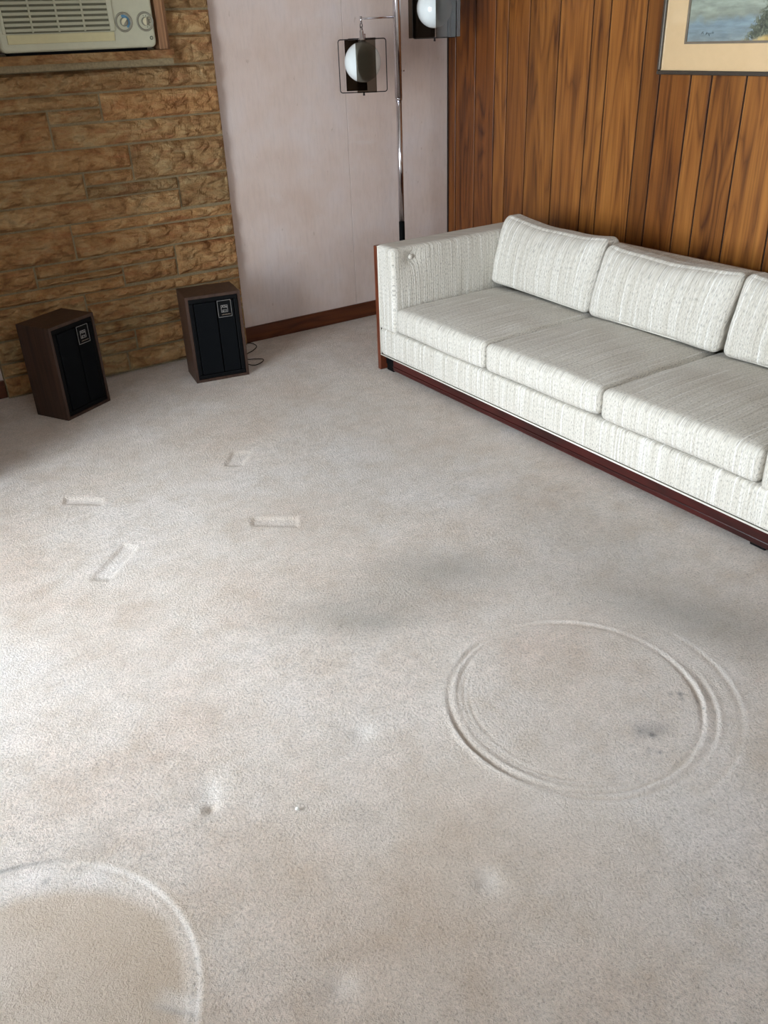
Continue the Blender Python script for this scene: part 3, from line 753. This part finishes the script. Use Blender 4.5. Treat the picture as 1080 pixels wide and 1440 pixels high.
# ------------------------------------------------------------------ pole lamp
PX, PY = -.556, -.30
lamp = empty('pole_lamp', (PX, PY, 0), label='chrome floor to ceiling pole lamp with smoked shades behind the sofa arm', cat='lamp')
obj('foot', lathe([(0, 0), (.045, 0), (.045, .012), (.030, .03), (.018, .05), (0, .05)], 24), M_black, lamp, True)
obj('lower_pole', tb([(0, 0, .04), (0, 0, .600)], .0165, 20), M_black, lamp, True)
obj('pole', tb([(0, 0, .590), (0, 0, 1.235)], .0155, 24), M_chrome, lamp, True)
obj('collar', tb([(0, 0, 1.225), (0, 0, 1.245)], .0185, 24), M_chrome, lamp, True)
obj('upper_pole', tb([(0, 0, 1.235), (0, 0, ZC-.03)], .0195, 24), M_chrome, lamp, True)
obj('ceiling_cap', tb([(0, 0, ZC-.05), (0, 0, ZC)], .03, 24), M_black, lamp, True)
obj('switch', tb([(.015, -.004, 1.365), (.034, -.008, 1.365)], [.003, .0042], 10), M_chrome, lamp, True)
def rrect(w_, h_, r, n=5):
    P = []
    for (cx_, cz_, t0) in ((w_/2-r, h_/2-r, 0), (-w_/2+r, h_/2-r, math.pi/2), (-w_/2+r, -h_/2+r, math.pi), (w_/2-r, -h_/2+r, 1.5*math.pi)):
        for i in range(n): t = t0+i/(n-1)*math.pi/2; P.append((cx_+r*math.cos(t), 0, cz_+r*math.sin(t)))
    return P
def sphere(r, cz):
    n_ = 20; return lathe([(max(0, r*math.sin(math.pi*i/n_)) if 0 < i < n_ else 0, cz+r*math.cos(math.pi*i/n_)) for i in range(n_+1)], 36)
def shade(cx, cy, ztop, az_, panels, loops, W=.262, H=.242, arm_from=(0, 0), arm_z=1.612):
    """hanging shade: wire loops, smoked sheets, milk glass globe; local to lamp"""
    ar = obj('arm', tb([(arm_from[0], arm_from[1], arm_z), (cx, cy, arm_z-.002)], .0045, 10), M_chrome, lamp, True)
    obj('arm_tip', tb([(cx, cy, arm_z+.008), (cx, cy, arm_z-.022)], .0055, 10), M_chrome, ar, True)
    bm = bmesh.new(); zc = arm_z-.022
    for i, a in enumerate((0, math.pi/2)):
        P = [(cx+math.cos(a)*.0065*math.cos(t), cy+math.sin(a)*.0065*math.cos(t), zc-.012-i*.018+.014*math.sin(t)) for t in (2*math.pi*k/12 for k in range(12))]
        tube(bm, P, .0022, 6, closed=True)
    obj('chain', bm, M_wire, ar, True)
    zs = ztop
    sk = obj('socket', lathe([(0, .052), (.006, .052), (.008, .040), (.011, .036), (.011, .004), (.02, 0), (.02, -.012), (0, -.012)], 20), M_chrome, lamp, True)
    sk.location = (cx, cy, zs)
    obj('socket_cap', bx(.014, .022, -.003, .003, .004, .024, .001, 1), M_chrome, sk)
    gl = obj('globe', sphere(.093, 0), M_globe, lamp, True); gl.location = (cx, cy, zs-.104)
    for (a, wl) in loops:
        lo = obj('wire_frame', tb(rrect(wl, H, .012), .0026, 8, closed=True), M_wire, lamp, True)
        lo.location = (cx, cy, zs-H/2); lo.rotation_euler.z = a
    tp = obj('top_bar', tb([(cx+math.cos(az_)*.07, cy+math.sin(az_)*.07, zs), (cx-math.cos(az_)*.07, cy-math.sin(az_)*.07, zs)], .0045, 8), M_wire, lamp, True)
    for (off, lat, wd, a) in panels:                         # sheets: distance from axis, sideways shift, width, heading
        p = obj('smoked_panel', bx(lat-wd/2, lat+wd/2, off-.0015, off+.0015, -H+.002, -.002, .0008, 1), M_smoke, lamp)
        p.location = (cx, cy, zs); p.rotation_euler.z = a
    obj('finial', tb([(cx, cy, zs-H+.004), (cx, cy, zs-H-.016)], [.004, .006], 10), M_wire, lamp, True)
va = -.566                                                   # heading that squarely faces the viewer
shade(-.218, 0, 1.520, va, [(-.097, .017, .100, va), (.097, -.036, .110, va), (.101, -.036, .110, va)], [(va, .243)], W=.27)
shade(.255, .02, 1.752, va, [(-.097, .052, .105, va), (.097, -.050, .12, va), (.101, -.05, .12, va), (.0, .112, .05, va), (0, -.118, .04, va)], [(va, .232)], arm_z=1.845)

# ------------------------------------------------------------------ picture
pw, ph = .98, .78
pic = empty('framed_painting', (0, -1.573-pw/2, 1.338), label='framed seascape painting with peach mat and pewter frame above the sofa', cat='painting')
def P_(u0, u1, d0, d1, z0, z1): return (-d1, -d0, pw/2-u1, pw/2-u0, z0, z1)      # u from the left edge, d depth off the wall
for (u0, u1, z0, z1) in ((0, pw, 0, .017), (0, pw, ph-.017, ph), (0, .017, .017, ph-.017), (pw-.017, pw, .017, ph-.017)):
    obj('frame_rail', bx(*P_(u0, u1, .001, .030, z0, z1), bevel=.005, seg=3), M_frame, pic)
bm = bmesh.new(); m0 = .126; mz = .118
for (u0, u1, z0, z1) in ((.012, pw-.012, .012, mz), (.012, pw-.012, ph-mz, ph-.012), (.012, m0, mz, ph-mz), (pw-m0, pw-.012, mz, ph-mz)):
    box(bm, *P_(u0, u1, .012, .018, z0, z1))
obj('mat_board', bm, M_mat, pic)
bm = bmesh.new(); e = .009
for (u0, u1, z0, z1) in ((m0, pw-m0, mz, mz+e), (m0, pw-m0, ph-mz-e, ph-mz), (m0, m0+e, mz+e, ph-mz-e), (pw-m0-e, pw-m0, mz+e, ph-mz-e)):
    box(bm, *P_(u0, u1, .010, .0165, z0, z1))
obj('fillet', bm, M_fillet, pic)
def painting_material():
    m = Mat('painted_seascape', rough=0.6)
    tc = m.n('TexCoord'); sp = m.n('SeparateXYZ'); m.link(tc.outputs['Object'], sp.inputs[0])
    u = m.math('SUBTRACT', pw/2, sp.outputs[1]); v = sp.outputs[2]
    c = m.coord(); soft_ = m.noise(c, 9, 4, 0.6); st = m.noise(m.coord((1, 3, 14)), 3, 4, 0.6); fine = m.noise(c, 48, 4, 0.7, 0.6)
    vv = m.math('ADD', v, m.math('MULTIPLY', m.math('SUBTRACT', soft_, 0.5), 0.09))
    sea = m.ramp(m.math('MULTIPLY', m.math('SUBTRACT', vv, .118), 1/.54),
                 [(0.0, srgb(158, 164, 162)), (0.05, srgb(146, 156, 158)), (0.14, srgb(148, 164, 172)), (0.19, srgb(150, 152, 138)), (0.25, srgb(176, 180, 164)), (0.36, srgb(140, 146, 136)), (0.7, srgb(172, 184, 186)), (1, srgb(150, 170, 190))])
    sea = m.mix(sea, m.ramp(st, [(0.35, g(0.74)), (0.65, g(1.16))]), 0.9, 'MULTIPLY')
    # sandy bank rising to the right
    line = m.math('ADD', m.math('MULTIPLY', m.math('SUBTRACT', u, .40), .3), .118)
    dsn = m.math('SUBTRACT', m.math('ADD', line, m.math('MULTIPLY', m.math('SUBTRACT', fine, .5), .07)), v)
    sand = m.ramp(m.math('ADD', m.math('MULTIPLY', dsn, 30), .5), [(0.2, g(0)), (0.8, g(1))])
    col = m.mix(sea, m.ramp(soft_, [(0.35, srgb(206, 168, 100)), (0.6, srgb(232, 208, 148))]), sand)
    # shrubs along the bank
    top = m.math('ADD', line, m.math('MULTIPLY', m.math('MAXIMUM', m.math('SUBTRACT', u, .41), 0.0), 1.3))
    a = m.math('SUBTRACT', m.math('ADD', top, m.math('MULTIPLY', m.math('SUBTRACT', fine, .5), .34)), v)
    b = m.math('SUBTRACT', v, m.math('ADD', m.math('SUBTRACT', line, .002), m.math('MULTIPLY', m.math('SUBTRACT', soft_, .5), .05)))
    ra = m.ramp(m.math('ADD', m.math('MULTIPLY', a, 26), .35), [(0.3, g(0)), (0.8, g(1))]); rb = m.ramp(m.math('ADD', m.math('MULTIPLY', b, 40), .5), [(0.3, g(0)), (0.8, g(1))])
    right = m.ramp(m.math('MULTIPLY', m.math('SUBTRACT', u, .40), 25), [(0, g(0)), (1, g(1))])
    mask = m.math('MULTIPLY', m.math('MULTIPLY', ra, rb), right)
    col = m.mix(col, m.ramp(fine, [(0.35, srgb(48, 52, 44)), (0.5, srgb(88, 92, 74)), (0.66, srgb(150, 152, 130))]), mask)
    m.color(col); return m
art = obj('canvas', bx(*P_(m0-.004, pw-m0+.004, .008, .0112, mz-.004, ph-mz+.004)), painting_material(), pic)
bm = bmesh.new()
sg = [[(0, .002), (.004, .010), (.009, .012), (.006, .006), (.012, .003)], [(.020, .000), (.026, .010), (.024, .001), (.030, .006), (.034, .001), (.038, -.006), (.036, .005), (.043, .003), (.046, .007)], [(.049, .004), (.053, .011), (.052, .003), (.058, .007)]]
for st in sg:
    tube(bm, [(-.0114, pw/2-(.205+p[0]*1.1), .152+p[1]) for p in st], .0009, 5)
obj('signature', bm, M_ink, art)
obj('glass', bx(*P_(.010, pw-.010, .0195, .0215, .010, ph-.010)), M_glass, pic)

# ------------------------------------------------------------------ crumb on the carpet
cr = bmesh.new(); bmesh.ops.create_icosphere(cr, subdivisions=2, radius=.005)
for v in cr.verts: v.co *= 1+.4*noise.noise(v.co*300); v.co.z = v.co.z*.7+.0035
cb = tag(obj('crumb', cr, M_white), 'tiny white crumb lying on the open carpet', 'crumb'); cb.location = (-2.868, -3.199, .001)
